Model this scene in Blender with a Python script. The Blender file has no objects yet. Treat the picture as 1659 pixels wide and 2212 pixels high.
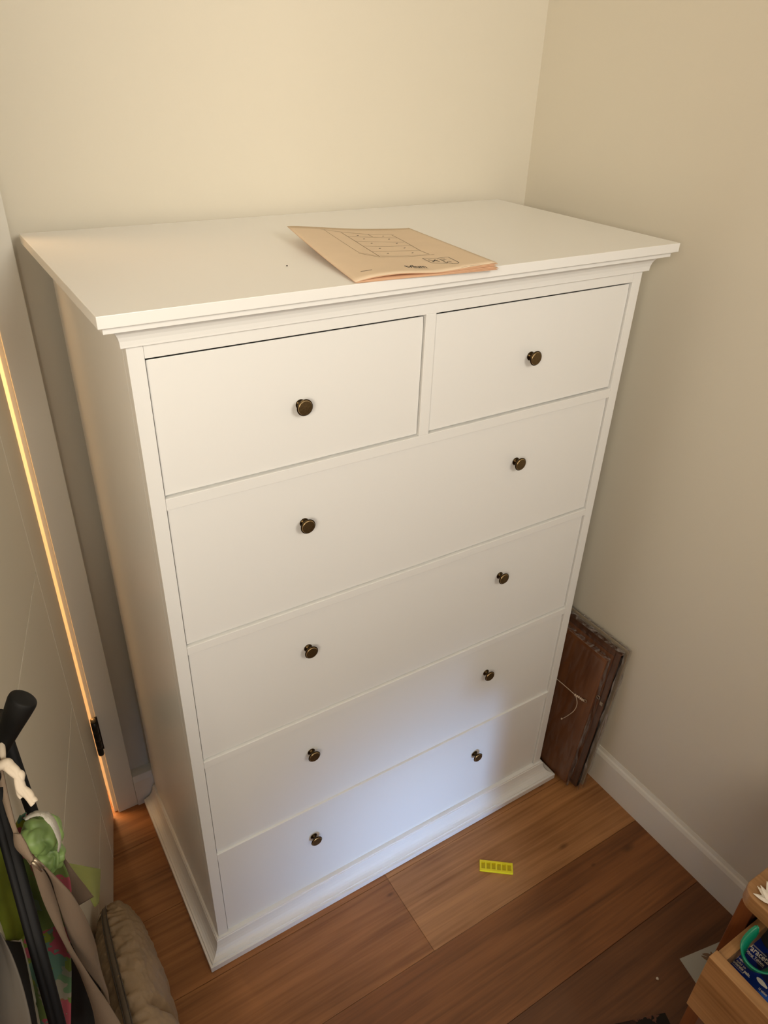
import bpy, bmesh, math, random
from mathutils import Vector, Matrix, noise
random.seed(4)
SC = bpy.context.scene
COL = SC.collection

# ------------------------------------------------------------------ camera
cam_d = bpy.data.cameras.new('camera'); cam = bpy.data.objects.new('camera', cam_d); COL.objects.link(cam)
cam.location = (-0.18096, -0.82215, 1.53253)
cam.rotation_euler = (1.020007, -0.031014, -0.556123)
cam_d.sensor_fit = 'VERTICAL'; cam_d.sensor_height = 24.0; cam_d.sensor_width = 24.0
cam_d.lens = 24.0 * 1583.48 / 2212.0
cam_d.clip_start = 0.02; cam_d.clip_end = 50
SC.camera = cam
# ------------------------------------------------------------------ world, lamps, exposure
w = bpy.data.worlds.new('world'); SC.world = w; w.use_nodes = True
w.node_tree.nodes['Background'].inputs[0].default_value = (0.55, 0.72, 1.0, 1)
w.node_tree.nodes['Background'].inputs[1].default_value = 0.6
SC.view_settings.view_transform = 'Standard'; SC.view_settings.look = 'None'
SC.view_settings.gamma = 1.0; SC.view_settings.use_curve_mapping = False
SC.view_settings.exposure = -0.37

def aim(o, target):
    o.rotation_euler = (Vector(target) - Vector(o.location)).to_track_quat('-Z', 'Y').to_euler()
def area(name, loc, target, sx, sy, power, colour, spread=180):
    d = bpy.data.lights.new(name, 'AREA'); d.shape = 'RECTANGLE'; d.size = sx; d.size_y = sy
    d.energy = power; d.color = colour; d.spread = math.radians(spread)
    o = bpy.data.objects.new(name, d); o.location = loc; COL.objects.link(o); aim(o, target); return o
area('left_lamp_light', (-0.82, -1.35, 1.74), (0.35, 0.3, 1.60), 0.55, 0.50, 13.0, (1.0, 0.88, 0.71), 120)
area('room_lamp_light', (0.45, -1.9, 2.10), (0.0, 0.35, 1.45), 0.6, 0.6, 7.0, (1.0, 0.93, 0.81), 92)
area('window_light', (0.05, -2.83, 0.46), (0.47, 0.0, 0.09), 0.35, 0.30, 0.84, (0.42, 0.62, 1.0), 17)
area('window_glow_light', (-0.2, -2.85, 1.35), (0.4, 0.0, 0.9), 1.1, 1.1, 0.9, (0.60, 0.78, 1.0))
area('hall_light', (-0.62, 1.15, 2.32), (-0.62, 1.0, 0.0), 1.2, 0.9, 130, (1.0, 0.60, 0.28))

# ------------------------------------------------------------------ materials
def mat(name, rgb, rough=0.5, metal=0.0, bump=0.0, bscale=200.0, var=0.0, vscale=8.0, spec=None, coat=0.0, trans=0.0, alpha=1.0):
    m = bpy.data.materials.new(name); m.use_nodes = True
    nt = m.node_tree; b = nt.nodes['Principled BSDF']; L = nt.links
    b.inputs['Base Color'].default_value = (*rgb, 1); b.inputs['Roughness'].default_value = rough; b.inputs['Metallic'].default_value = metal
    if spec is not None: b.inputs['Specular IOR Level'].default_value = spec
    if coat: b.inputs['Coat Weight'].default_value = coat
    if trans: b.inputs['Transmission Weight'].default_value = trans
    if alpha < 1: b.inputs['Alpha'].default_value = alpha
    tc = nt.nodes.new('ShaderNodeTexCoord')
    if bump:
        n = nt.nodes.new('ShaderNodeTexNoise'); n.inputs['Scale'].default_value = bscale; n.inputs['Detail'].default_value = 3
        bp = nt.nodes.new('ShaderNodeBump'); bp.inputs['Strength'].default_value = bump; bp.inputs['Distance'].default_value = 0.001
        L.new(tc.outputs['Object'], n.inputs['Vector']); L.new(n.outputs[0], bp.inputs['Height']); L.new(bp.outputs[0], b.inputs['Normal'])
    if var:
        n = nt.nodes.new('ShaderNodeTexNoise'); n.inputs['Scale'].default_value = vscale; n.inputs['Detail'].default_value = 4
        r = nt.nodes.new('ShaderNodeMix'); r.data_type = 'RGBA'
        r.inputs[6].default_value = (*[c * (1 - var) for c in rgb], 1); r.inputs[7].default_value = (*[min(1, c * (1 + var)) for c in rgb], 1)
        L.new(tc.outputs['Object'], n.inputs['Vector']); L.new(n.outputs[0], r.inputs[0]); L.new(r.outputs[2], b.inputs['Base Color'])
    return m

def wood(name, dark, light, rough=0.45, axis=0, scale=1.0, knots=()):
    m = bpy.data.materials.new(name); m.use_nodes = True
    nt = m.node_tree; b = nt.nodes['Principled BSDF']; L = nt.links
    tc = nt.nodes.new('ShaderNodeTexCoord'); mp = nt.nodes.new('ShaderNodeMapping')
    sc = [26.0 * scale] * 3; sc[axis] = 1.6 * scale; mp.inputs['Scale'].default_value = sc
    L.new(tc.outputs['Object'], mp.inputs['Vector'])
    n = nt.nodes.new('ShaderNodeTexNoise'); n.inputs['Scale'].default_value = 1.0; n.inputs['Detail'].default_value = 6; n.inputs['Distortion'].default_value = 0.8
    L.new(mp.outputs[0], n.inputs['Vector'])
    mp2 = nt.nodes.new('ShaderNodeMapping'); sc2 = [150.0 * scale] * 3; sc2[axis] = 5.0 * scale; mp2.inputs['Scale'].default_value = sc2
    L.new(tc.outputs['Object'], mp2.inputs['Vector'])
    n2 = nt.nodes.new('ShaderNodeTexNoise'); n2.inputs['Scale'].default_value = 1.0; n2.inputs['Detail'].default_value = 4; n2.inputs['Distortion'].default_value = 0.4
    L.new(mp2.outputs[0], n2.inputs['Vector'])
    n3 = nt.nodes.new('ShaderNodeTexNoise'); n3.inputs['Scale'].default_value = 5.0; n3.inputs['Detail'].default_value = 2
    L.new(tc.outputs['Object'], n3.inputs['Vector'])
    a = nt.nodes.new('ShaderNodeMath'); a.operation = 'MULTIPLY_ADD'; a.inputs[1].default_value = 0.55; L.new(n.outputs[0], a.inputs[0])
    c = nt.nodes.new('ShaderNodeMath'); c.operation = 'MULTIPLY_ADD'; c.inputs[1].default_value = 0.35; c.inputs[2].default_value = 0.0; L.new(n2.outputs[0], c.inputs[0]); L.new(c.outputs[0], a.inputs[2])
    e = nt.nodes.new('ShaderNodeMath'); e.operation = 'MULTIPLY_ADD'; e.inputs[1].default_value = 0.25; L.new(n3.outputs[0], e.inputs[0]); L.new(a.outputs[0], e.inputs[2])
    cr = nt.nodes.new('ShaderNodeValToRGB'); cr.color_ramp.elements[0].position = 0.43; cr.color_ramp.elements[1].position = 0.69
    cr.color_ramp.elements[0].color = (*dark, 1); cr.color_ramp.elements[1].color = (*light, 1)
    L.new(e.outputs[0], cr.inputs[0]); out = cr.outputs[0]
    for (kx, ky, kz, kr) in knots:
        vs = nt.nodes.new('ShaderNodeVectorMath'); vs.operation = 'SUBTRACT'; vs.inputs[1].default_value = (kx, ky, kz); L.new(tc.outputs['Object'], vs.inputs[0])
        vm = nt.nodes.new('ShaderNodeVectorMath'); vm.operation = 'MULTIPLY'; vm.inputs[1].default_value = (0.45, 1.0, 0.0); L.new(vs.outputs[0], vm.inputs[0])
        ln = nt.nodes.new('ShaderNodeVectorMath'); ln.operation = 'LENGTH'; L.new(vm.outputs[0], ln.inputs[0])
        nn = nt.nodes.new('ShaderNodeMath'); nn.operation = 'MULTIPLY_ADD'; nn.inputs[1].default_value = kr * 0.8; L.new(n.outputs[0], nn.inputs[0]); L.new(ln.outputs['Value'], nn.inputs[2])
        mr = nt.nodes.new('ShaderNodeMapRange'); mr.inputs[1].default_value = kr * 0.6; mr.inputs[2].default_value = kr * 1.7; mr.inputs[3].default_value = 0.6; mr.inputs[4].default_value = 0.0
        L.new(nn.outputs[0], mr.inputs[0])
        mx = nt.nodes.new('ShaderNodeMix'); mx.data_type = 'RGBA'; mx.inputs[7].default_value = (*[q * 0.35 for q in dark], 1)
        L.new(mr.outputs[0], mx.inputs[0]); L.new(out, mx.inputs[6]); out = mx.outputs[2]
    L.new(out, b.inputs['Base Color'])
    b.inputs['Roughness'].default_value = rough
    bp = nt.nodes.new('ShaderNodeBump'); bp.inputs['Strength'].default_value = 0.25; bp.inputs['Distance'].default_value = 0.0006
    L.new(n2.outputs[0], bp.inputs['Height']); L.new(bp.outputs[0], b.inputs['Normal'])
    return m

def floral(name, stops, scale, rough=0.8, alpha=1.0):
    m = bpy.data.materials.new(name); m.use_nodes = True
    nt = m.node_tree; b = nt.nodes['Principled BSDF']; L = nt.links
    tc = nt.nodes.new('ShaderNodeTexCoord')
    n0 = nt.nodes.new('ShaderNodeTexNoise'); n0.inputs['Scale'].default_value = scale * 1.3
    L.new(tc.outputs['Object'], n0.inputs['Vector'])
    ad = nt.nodes.new('ShaderNodeMix'); ad.data_type = 'VECTOR'; ad.inputs[0].default_value = 0.06
    L.new(tc.outputs['Object'], ad.inputs[4]); L.new(n0.outputs['Color'], ad.inputs[5])
    v = nt.nodes.new('ShaderNodeTexVoronoi'); v.inputs['Scale'].default_value = scale; L.new(ad.outputs[1], v.inputs['Vector'])
    s = nt.nodes.new('ShaderNodeSeparateColor'); L.new(v.outputs['Color'], s.inputs[0])
    cr = nt.nodes.new('ShaderNodeValToRGB'); cr.color_ramp.interpolation = 'LINEAR'
    els = cr.color_ramp.elements
    while len(els) < len(stops): els.new(0.5)
    for el, (p, col) in zip(els, stops): el.position = p; el.color = (*col, 1)
    L.new(s.outputs[0], cr.inputs[0]); L.new(cr.outputs[0], b.inputs['Base Color'])
    b.inputs['Roughness'].default_value = rough
    if alpha < 1: b.inputs['Alpha'].default_value = alpha
    return m

M = {}
M['wall'] = mat('wall_paint', (0.70, 0.655, 0.55), 0.75, bump=0.05, bscale=350)
M['ceil'] = mat('ceiling_paint', (0.80, 0.78, 0.72), 0.8)
M['trim'] = mat('trim_paint', (0.76, 0.74, 0.665), 0.42)
M['door'] = mat('door_paint', (0.66, 0.61, 0.50), 0.45)
M['white'] = mat('white_lacquer', (0.83, 0.83, 0.81), 0.30, bump=0.03, bscale=500)
M['inner'] = mat('drawer_inside', (0.35, 0.33, 0.30), 0.7)
M['brass'] = mat('antique_brass', (0.17, 0.115, 0.052), 0.46, 0.9, bump=0.3, bscale=900, var=0.5, vscale=320); M['brass_dark'] = mat('tarnished_brass', (0.05, 0.032, 0.014), 0.28, 1.0)
M['brass_rim'] = mat('gold_brass_rim', (0.50, 0.36, 0.19), 0.30, 1.0)  # brighter gold tone for the knob rim
M['black_metal'] = mat('black_metal', (0.012, 0.009, 0.007), 0.35, 0.3)
M['tan_metal'] = mat('tan_cap', (0.20, 0.14, 0.07), 0.4, 0.4)
M['rubber'] = mat('black_rubber', (0.004, 0.0035, 0.003), 0.65, spec=0.3)
M['pole'] = mat('black_pole', (0.0035, 0.0035, 0.004), 0.6, spec=0.25)
M['paper'] = mat('kraft_paper', (0.72, 0.58, 0.42), 0.85, var=0.05, vscale=30)
M['page'] = mat('page_paper', (0.68, 0.44, 0.28), 0.85)
M['ink'] = mat('printed_ink', (0.03, 0.026, 0.02), 0.8)
M['ink_soft'] = mat('printed_line', (0.26, 0.19, 0.115), 0.8)
M['board'] = wood('brown_hardboard', (0.115, 0.038, 0.012), (0.21, 0.080, 0.028), 0.42, axis=2, scale=0.7)
M['board_dark'] = wood('dark_moulding', (0.035, 0.014, 0.008), (0.12, 0.052, 0.026), 0.35, axis=2, scale=0.8)
M['pale_board'] = mat('pale_board', (0.33, 0.27, 0.19), 0.55)
M['cord'] = mat('pale_cord', (0.62, 0.50, 0.38), 0.8)
M['yellow'] = mat('yellow_plastic', (0.90, 0.76, 0.02), 0.4); M['yellow_shaded'] = mat('yellow_plastic_shaded', (0.62, 0.50, 0.008), 0.5)  # pocket floors get a darker yellow that paints in their shade
M['tan_strap'] = mat('taupe_webbing', (0.215, 0.155, 0.105), 0.85, bump=0.4, bscale=900)
M['bag'] = mat('beige_quilted_nylon', (0.29, 0.20, 0.115), 0.65, bump=1.0, bscale=120, var=0.18, vscale=28)
M['zip'] = mat('zip_tape', (0.15, 0.115, 0.08), 0.6)
M['zip_dark'] = mat('zip_teeth', (0.055, 0.042, 0.032), 0.45)
M['zip_pull'] = mat('zip_pull_metal', (0.40, 0.33, 0.24), 0.35, 0.8)
M['green_cloth'] = mat('green_satin', (0.20, 0.31, 0.095), 0.5, var=0.3, vscale=60)
M['lace'] = mat('white_lace', (0.55, 0.52, 0.45), 0.8, bump=0.8, bscale=700)
M['cream_cloth'] = mat('cream_cotton', (0.70, 0.60, 0.47), 0.8)
M['sheer'] = mat('sheer_green', (0.36, 0.42, 0.08), 0.7, alpha=0.55)
M['lime'] = mat('lime_cloth', (0.27, 0.33, 0.03), 0.7, var=0.35, vscale=25)
M['grey_cloth'] = mat('grey_felt', (0.115, 0.10, 0.082), 0.85, var=0.1)
M['floral'] = floral('floral_print', [(0.0, (0.108, 0.158, 0.036)), (0.45, (0.122, 0.180, 0.043)), (0.5, (0.302, 0.043, 0.065)), (0.66, (0.331, 0.065, 0.086)), (0.70, (0.259, 0.274, 0.014)), (0.82, (0.144, 0.202, 0.022)), (0.86, (0.072, 0.173, 0.122)), (1.0, (0.238, 0.216, 0.158))], 34.0)
M['oak'] = wood('nightstand_oak', (0.235, 0.110, 0.036), (0.41, 0.220, 0.088), 0.45, axis=1, scale=1.3)
M['oak_x'] = wood('nightstand_oak_side', (0.235, 0.110, 0.036), (0.41, 0.220, 0.088), 0.45, axis=0, scale=1.3)
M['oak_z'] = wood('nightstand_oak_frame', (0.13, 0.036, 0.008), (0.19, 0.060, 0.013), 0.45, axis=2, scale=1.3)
M['blue_box'] = mat('blue_carton', (0.006, 0.02, 0.16), 0.28)
M['blue_bright'] = mat('bright_blue_print', (0.012, 0.10, 0.50), 0.28)
M['navy'] = mat('navy_print', (0.012, 0.014, 0.05), 0.3)
M['white_print'] = mat('white_print', (0.72, 0.66, 0.56), 0.5)
M['grey_print'] = mat('silver_print', (0.26, 0.24, 0.25), 0.4)
M['teal'] = mat('green_plastic', (0.004, 0.22, 0.115), 0.35)
M['black_soft'] = mat('black_fabric', (0.006, 0.006, 0.006), 0.8)
M['card'] = mat('grey_card', (0.42, 0.41, 0.35), 0.5)
M['card_print'] = mat('brown_card_print', (0.19, 0.11, 0.06), 0.5)
M['white_paper'] = mat('white_star_paper', (0.80, 0.74, 0.64), 0.5, var=0.2, vscale=150)
M['dark_cover'] = floral('dark_book_cover', [(0.0, (0.010, 0.006, 0.005)), (0.62, (0.012, 0.008, 0.006)), (0.74, (0.10, 0.050, 0.012)), (0.85, (0.02, 0.008, 0.006)), (0.95, (0.12, 0.05, 0.03))], 55.0, 0.35)
M['dark_cover'].node_tree.nodes['Principled BSDF'].inputs['Specular IOR Level'].default_value = 0.2
M['fluff'] = mat('pale_crumb', (0.6, 0.52, 0.4), 0.8)
M['glass'] = mat('window_glass', (0.9, 0.95, 1.0), 0.05, trans=1.0)
def film(name, lv):
    m = bpy.data.materials.new(name); m.use_nodes = True; nt = m.node_tree; L = nt.links
    for n in list(nt.nodes): nt.nodes.remove(n)
    o = nt.nodes.new('ShaderNodeOutputMaterial'); mx = nt.nodes.new('ShaderNodeMixShader'); t = nt.nodes.new('ShaderNodeBsdfTransparent'); t.inputs[0].default_value = (0.93, 0.92, 0.91, 1)
    p = nt.nodes.new('ShaderNodeBsdfPrincipled'); p.inputs['Base Color'].default_value = (0.42, 0.37, 0.35, 1); p.inputs['Roughness'].default_value = 0.16
    tc = nt.nodes.new('ShaderNodeTexCoord'); mp = nt.nodes.new('ShaderNodeMapping'); mp.inputs['Scale'].default_value = (30, 30, 5); L.new(tc.outputs['Object'], mp.inputs[0])
    n = nt.nodes.new('ShaderNodeTexNoise'); n.inputs['Scale'].default_value = 2.2; n.inputs['Detail'].default_value = 6; n.inputs['Distortion'].default_value = 1.2; L.new(mp.outputs[0], n.inputs['Vector'])
    r = nt.nodes.new('ShaderNodeMapRange'); r.inputs[1].default_value = 0.42; r.inputs[2].default_value = 0.72; r.inputs[3].default_value = 0.015; r.inputs[4].default_value = lv; L.new(n.outputs[0], r.inputs[0])
    b = nt.nodes.new('ShaderNodeBump'); b.inputs['Strength'].default_value = 0.7; b.inputs['Distance'].default_value = 0.004; L.new(n.outputs[0], b.inputs['Height']); L.new(b.outputs[0], p.inputs['Normal'])
    L.new(r.outputs[0], mx.inputs[0]); L.new(t.outputs[0], mx.inputs[1]); L.new(p.outputs[0], mx.inputs[2]); L.new(mx.outputs[0], o.inputs[0]); return m
M['film'] = film('clear_shrink_film', 0.14); M['film_edge'] = film('bunched_highlit_film', 0.75)  # bunched edge film, its paler mix also paints in highlights

# ------------------------------------------------------------------ helpers
def link(name, bm, m, parent=None, smooth=False, bevel=0.0, seg=2, auto=None, sub=0, solid=0.0):
    bmesh.ops.remove_doubles(bm, verts=bm.verts, dist=1e-6)
    me = bpy.data.meshes.new(name); bm.to_mesh(me); bm.free()
    me.materials.append(m)
    o = bpy.data.objects.new(name, me); COL.objects.link(o)
    if parent is not None: o.parent = parent; o.matrix_parent_inverse = Matrix.Translation(parent.location).inverted() if parent.parent is None else Matrix()
    if smooth:
        for p in me.polygons: p.use_smooth = True
    if solid: s = o.modifiers.new('s', 'SOLIDIFY'); s.thickness = solid; s.offset = 0
    if bevel:
        b = o.modifiers.new('b', 'BEVEL'); b.width = bevel; b.segments = seg; b.limit_method = 'ANGLE'; b.angle_limit = math.radians(35)
    if sub: s = o.modifiers.new('u', 'SUBSURF'); s.levels = sub; s.render_levels = sub
    return o
def tag(o, label, cat, group=None):
    o['label'] = label; o['category'] = cat
    if group: o['group'] = group
    return o
def thing(name, loc, label, cat, group=None):
    o = bpy.data.objects.new(name, None); o.empty_display_size = 0.05; o.location = loc; COL.objects.link(o)
    return tag(o, label, cat, group)
def struct(o): o['kind'] = 'structure'; return o
def box(bm, x0, x1, y0, y1, z0, z1, mx=None):
    vs = [bm.verts.new(p) for p in ((x0, y0, z0), (x1, y0, z0), (x1, y1, z0), (x0, y1, z0), (x0, y0, z1), (x1, y0, z1), (x1, y1, z1), (x0, y1, z1))]
    for f in ((3, 2, 1, 0), (4, 5, 6, 7), (0, 1, 5, 4), (1, 2, 6, 5), (2, 3, 7, 6), (3, 0, 4, 7)): bm.faces.new([vs[i] for i in f])
    if mx is not None:
        for v in vs: v.co = mx @ v.co
    return vs
def boxo(name, b, m, parent=None, bevel=0.0, mx=None):
    bm = bmesh.new(); box(bm, *b, mx=mx); return link(name, bm, m, parent, bevel=bevel)
def lathe(bm, prof, mx, n=32, cap0=True, cap1=True):
    rings = []
    for r, h in prof:
        rings.append([bm.verts.new(mx @ Vector((r * math.cos(2 * math.pi * k / n), r * math.sin(2 * math.pi * k / n), h))) for k in range(n)])
    for a, b in zip(rings, rings[1:]):
        for k in range(n): bm.faces.new((a[k], a[(k + 1) % n], b[(k + 1) % n], b[k]))
    if cap0: bm.faces.new(rings[0][::-1])
    if cap1: bm.faces.new(rings[-1])
def catmull(pts, n=8):
    P = [Vector(p) for p in pts]; out = []
    for i in range(len(P) - 1):
        a = P[max(i - 1, 0)]; b = P[i]; c = P[i + 1]; d = P[min(i + 2, len(P) - 1)]
        for k in range(n):
            t = k / n
            out.append(0.5 * ((2 * b) + (c - a) * t + (2 * a - 5 * b + 4 * c - d) * t * t + (3 * b - a - 3 * c + d) * t ** 3))
    out.append(P[-1]); return out
def tube(bm, pts, r, n=10, caps=True, flat=1.0, upv=None, twist=0.0):
    rr = r if callable(r) else (lambda t: r)
    rings = []; N = len(pts); prev = None
    for i, p in enumerate(pts):
        p = Vector(p); d = (Vector(pts[min(i + 1, N - 1)]) - Vector(pts[max(i - 1, 0)])).normalized()
        if upv is not None: a = (Vector(upv) - d * d.dot(Vector(upv))).normalized()
        elif prev is None: a = d.orthogonal().normalized()
        else: a = (prev - d * d.dot(prev)).normalized()
        prev = a; b = d.cross(a); R = rr(i / (N - 1)); tw = twist * i / (N - 1)
        rings.append([bm.verts.new(p + (a * math.cos(2 * math.pi * k / n + tw) * R * flat + b * math.sin(2 * math.pi * k / n + tw) * R)) for k in range(n)])
    for a, b in zip(rings, rings[1:]):
        for k in range(n): bm.faces.new((a[k], a[(k + 1) % n], b[(k + 1) % n], b[k]))
    if caps: bm.faces.new(rings[0][::-1]); bm.faces.new(rings[-1])
def ribbon(bm, left, right, n=8):
    a = catmull(left, n); b = catmull(right, n)
    va = [bm.verts.new(p) for p in a]; vm = [bm.verts.new((p + q) / 2) for p, q in zip(a, b)]; vb = [bm.verts.new(p) for p in b]
    for i in range(len(a) - 1):
        bm.faces.new((va[i], va[i + 1], vm[i + 1], vm[i])); bm.faces.new((vm[i], vm[i + 1], vb[i + 1], vb[i]))
def grid(bm, f, nu, nv):
    vs = [[bm.verts.new(f(i / nu, j / nv)) for i in range(nu + 1)] for j in range(nv + 1)]
    for j in range(nv):
        for i in range(nu): bm.faces.new((vs[j][i], vs[j][i + 1], vs[j + 1][i + 1], vs[j + 1][i]))
def text_bm(bm, body, size, fn, bold=0.0, shear=0.0, align='LEFT'):
    """flat letters; fn maps (x, y) of the type to a point in space"""
    c = bpy.data.curves.new('type', 'FONT'); c.body = body; c.size = size; c.offset = bold; c.shear = shear; c.align_x = align; c.resolution_u = 3
    o = bpy.data.objects.new('type', c); COL.objects.link(o)
    dg = bpy.context.evaluated_depsgraph_get(); me = bpy.data.meshes.new_from_object(o.evaluated_get(dg))
    base = [bm.verts.new(fn(v.co.x, v.co.y)) for v in me.vertices]
    for p in me.polygons:
        try: bm.faces.new([base[i] for i in p.vertices])
        except ValueError: pass
    bpy.data.objects.remove(o); bpy.data.curves.remove(c); bpy.data.meshes.remove(me)

# ------------------------------------------------------------------ the room
WX, WY, LX, FY, CH = 0.970, 0.446, -1.65, -3.0, 2.42          # right wall, back wall, left wall, front wall, ceiling
DX0, DX1, DH = -0.905, -0.0975, 2.03                          # door opening in the back wall
bm = bmesh.new(); box(bm, DX1 + 0.017, WX + 0.12, WY, WY + 0.115, 0, CH); box(bm, LX - 0.12, DX0 - 0.017, WY, WY + 0.115, 0, CH); box(bm, DX0 - 0.017, DX1 + 0.017, WY, WY + 0.115, DH + 0.02, CH)
struct(link('wall_back', bm, M['wall']))
struct(boxo('wall_right', (WX, WX + 0.12, FY - 0.12, WY, 0, CH), M['wall']))
struct(boxo('wall_left', (LX - 0.12, LX, FY - 0.12, WY, 0, CH), M['wall']))
wx0, wx1, wz0, wz1 = -1.05, 0.55, 0.55, 2.05
bm = bmesh.new(); box(bm, LX, wx0, FY - 0.12, FY, 0, CH); box(bm, wx1, WX, FY - 0.12, FY, 0, CH); box(bm, wx0, wx1, FY - 0.12, FY, 0, wz0); box(bm, wx0, wx1, FY - 0.12, FY, wz1, CH)
struct(link('wall_front', bm, M['wall']))
bm = bmesh.new()
for b in ((wx0, wx1, wz0, wz0 + 0.05), (wx0, wx1, wz1 - 0.05, wz1), (wx0, wx0 + 0.05, wz0, wz1), (wx1 - 0.05, wx1, wz0, wz1), (-0.275, -0.225, wz0, wz1)): box(bm, b[0], b[1], FY - 0.09, FY - 0.03, b[2], b[3])
win = struct(link('window_1', bm, M['trim'])); boxo('pane', (wx0 + 0.05, wx1 - 0.05, FY - 0.065, FY - 0.06, wz0 + 0.05, wz1 - 0.05), M['glass'], win)
struct(boxo('ceiling', (LX - 0.12, WX + 0.12, FY - 0.12, WY + 0.115, CH, CH + 0.1), M['ceil']))
floor = struct(boxo('floor', (LX - 0.12, WX + 0.12, FY - 0.12, WY + 1.40, -0.06, -0.013), M['black_soft']))
# hallway behind the door
struct(boxo('wall_hall_end', (LX - 0.12, WX + 0.12, WY + 1.30, WY + 1.40, -0.013, CH), M['wall']))
struct(boxo('wall_hall_left', (LX - 0.12, LX - 0.02, WY + 0.115, WY + 1.30, -0.013, CH), M['wall']))
struct(boxo('wall_hall_right', (0.45, 0.55, WY + 0.115, WY + 1.30, -0.013, CH), M['wall']))
struct(boxo('ceiling_hall', (LX - 0.12, WX + 0.12, WY + 0.115, WY + 1.40, CH, CH + 0.1), M['ceil']))
# planks
KN = ((0.7611, -0.1829, 0, 0.006), (0.888, -0.2636, 0, 0.0075), (0.787, -0.252, 0, 0.003), (0.355, -0.075, 0, 0.004), (0.83, -0.03, 0, 0.005))
wm = [wood('oak_plank_tan', (0.1760, 0.0640, 0.0152), (0.3840, 0.1568, 0.0480), 0.42, knots=KN),
      wood('oak_plank_light', (0.2475, 0.1020, 0.0300), (0.4950, 0.2325, 0.0855), 0.40, knots=KN),
      wood('oak_plank_red', (0.1350, 0.0450, 0.0105), (0.2850, 0.1050, 0.0285), 0.42, knots=KN),
      wood('oak_plank_dark', (0.0813, 0.0275, 0.0075), (0.1750, 0.0650, 0.0200), 0.42, knots=KN)]
PW = 0.1792; rows = {}
k = -16
while True:
    y0 = -0.0420 + PW * k
    if y0 > WY + 1.3: break
    y1 = y0 + PW
    if y1 > FY:
        if k == -1: cuts = [(LX, 0.369, 0), (0.369, WX, 1)]
        elif k == -2: cuts = [(LX, -0.75, 1), (-0.75, WX, 2)]
        elif k == -3: cuts = [(LX, -0.2, 2), (-0.2, WX, 3)]
        elif k == 0: cuts = [(LX, 0.369, 0), (0.369, WX, 1)]
        elif k in (1, 2): cuts = [(LX, 0.30, 0), (0.30, WX, 0)]
        else:
            c = random.uniform(-1.0, 0.6) if k < -3 or k > 2 else 0.5; cuts = [(LX, c, random.randrange(4)), (c, WX, random.randrange(4))]
        for (a, b, mi) in cuts:
            boxo('plank', (a + 0.0003, b - 0.0003, max(y0, FY) + 0.0003, y1 - 0.0003, -0.013, 0.0), wm[mi], floor, bevel=0.0006)
    k += 1
# baseboards with a stepped bevelled top
def skirting(name, pts_prof, x0, x1, along, plane, sgn):
    bm = bmesh.new(); r = []
    for s in (x0, x1):
        ring = []
        for p, z in pts_prof:
            ring.append(bm.verts.new((s, plane + sgn * p, z) if along == 'x' else (plane + sgn * p, s, z)))
        r.append(ring)
    n = len(pts_prof)
    for i in range(n): bm.faces.new((r[0][i], r[0][(i + 1) % n], r[1][(i + 1) % n], r[1][i]))
    bm.faces.new(r[0][::-1]); bm.faces.new(r[1]); bmesh.ops.recalc_face_normals(bm, faces=bm.faces)
    return struct(link(name, bm, M['trim'], bevel=0.0008))
PR = [(0, 0), (0.0105, 0), (0.0105, 0.088), (0.0075, 0.0965), (0.004, 0.099), (0.0018, 0.108), (0, 0.108)]
PB = [(0, 0), (0.027, 0), (0.027, 0.079), (0.022, 0.0945), (0.010, 0.0965), (0, 0.0965)]
skirting('baseboard_right', PR, FY, WY, 'y', WX, -1)
skirting('baseboard_back', PB, -0.0445, WX - 0.012, 'x', WY, -1)
skirting('baseboard_back_left', PB, LX, -0.975, 'x', WY, -1)
skirting('baseboard_left', PR, FY, WY, 'y', LX, 1)
skirting('baseboard_front', PR, LX, WX, 'x', FY, 1)
# door frame: lining and casings
bm = bmesh.new(); box(bm, -0.0975, -0.0805, 0.4295, WY + 0.115, 0, DH + 0.02); box(bm, DX0 - 0.017, DX0, 0.4295, WY + 0.115, 0, DH + 0.02); box(bm, DX0, DX1, 0.4295, WY + 0.115, DH, DH + 0.02)

struct(link('trim_1', bm, M['trim'], bevel=0.0012))
struct(boxo('trim_2', (-0.0900, -0.0445, 0.4225, WY, 0, DH + 0.055), M['trim'], bevel=0.0015))
struct(boxo('trim_3', (DX0 - 0.065, DX0 - 0.007, 0.4225, WY, 0, DH + 0.055), M['trim'], bevel=0.0015))
struct(boxo('trim_4', (DX0 - 0.065, -0.0445, 0.4215, 0.4222, DH + 0.008, DH + 0.065), M['trim']))
# door leaf, open into the room, room side grooved into panels
door = bpy.data.objects.new('door_1', None); COL.objects.link(door); door.location = (-0.1035, 0.416, 0.004); struct(door)
ang = math.atan2(-0.198, -0.0513)
DM = Matrix.Translation((-0.1035, 0.416, 0.004)) @ Matrix.Rotation(ang, 4, 'Z')   # local x runs along the leaf, local +y is the face seen (towards the chest)
def dface(l, z, off): return DM @ Vector((l, off, z))
def dbox(bm, l0, l1, z0, z1, o0, o1):
    box(bm, l0, l1, o0, o1, z0, z1, DM)
bm = bmesh.new(); dbox(bm, 0.0, 0.80, 0.0, 2.0, -0.037, -0.004); link('leaf_core', bm, M['door'], door, bevel=0.001)
vg = 0.113; gz = [0.170, 0.483, 0.793, 1.105, 1.415, 1.725]; g = 0.0024
bm = bmesh.new(); dbox(bm, 0.0, vg - g / 2, 0, 2.0, -0.004, 0.0); link('edge_stile', bm, M['door'], door, bevel=0.0011)
zz = [0.0] + gz + [2.0]
for i in range(len(zz) - 1):
    bm = bmesh.new(); dbox(bm, vg + g / 2, 0.687 - g / 2, zz[i] + (g / 2 if i else 0), zz[i + 1] - g / 2, -0.004, 0.0); link('panel', bm, M['door'], door, bevel=0.0011)
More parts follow.
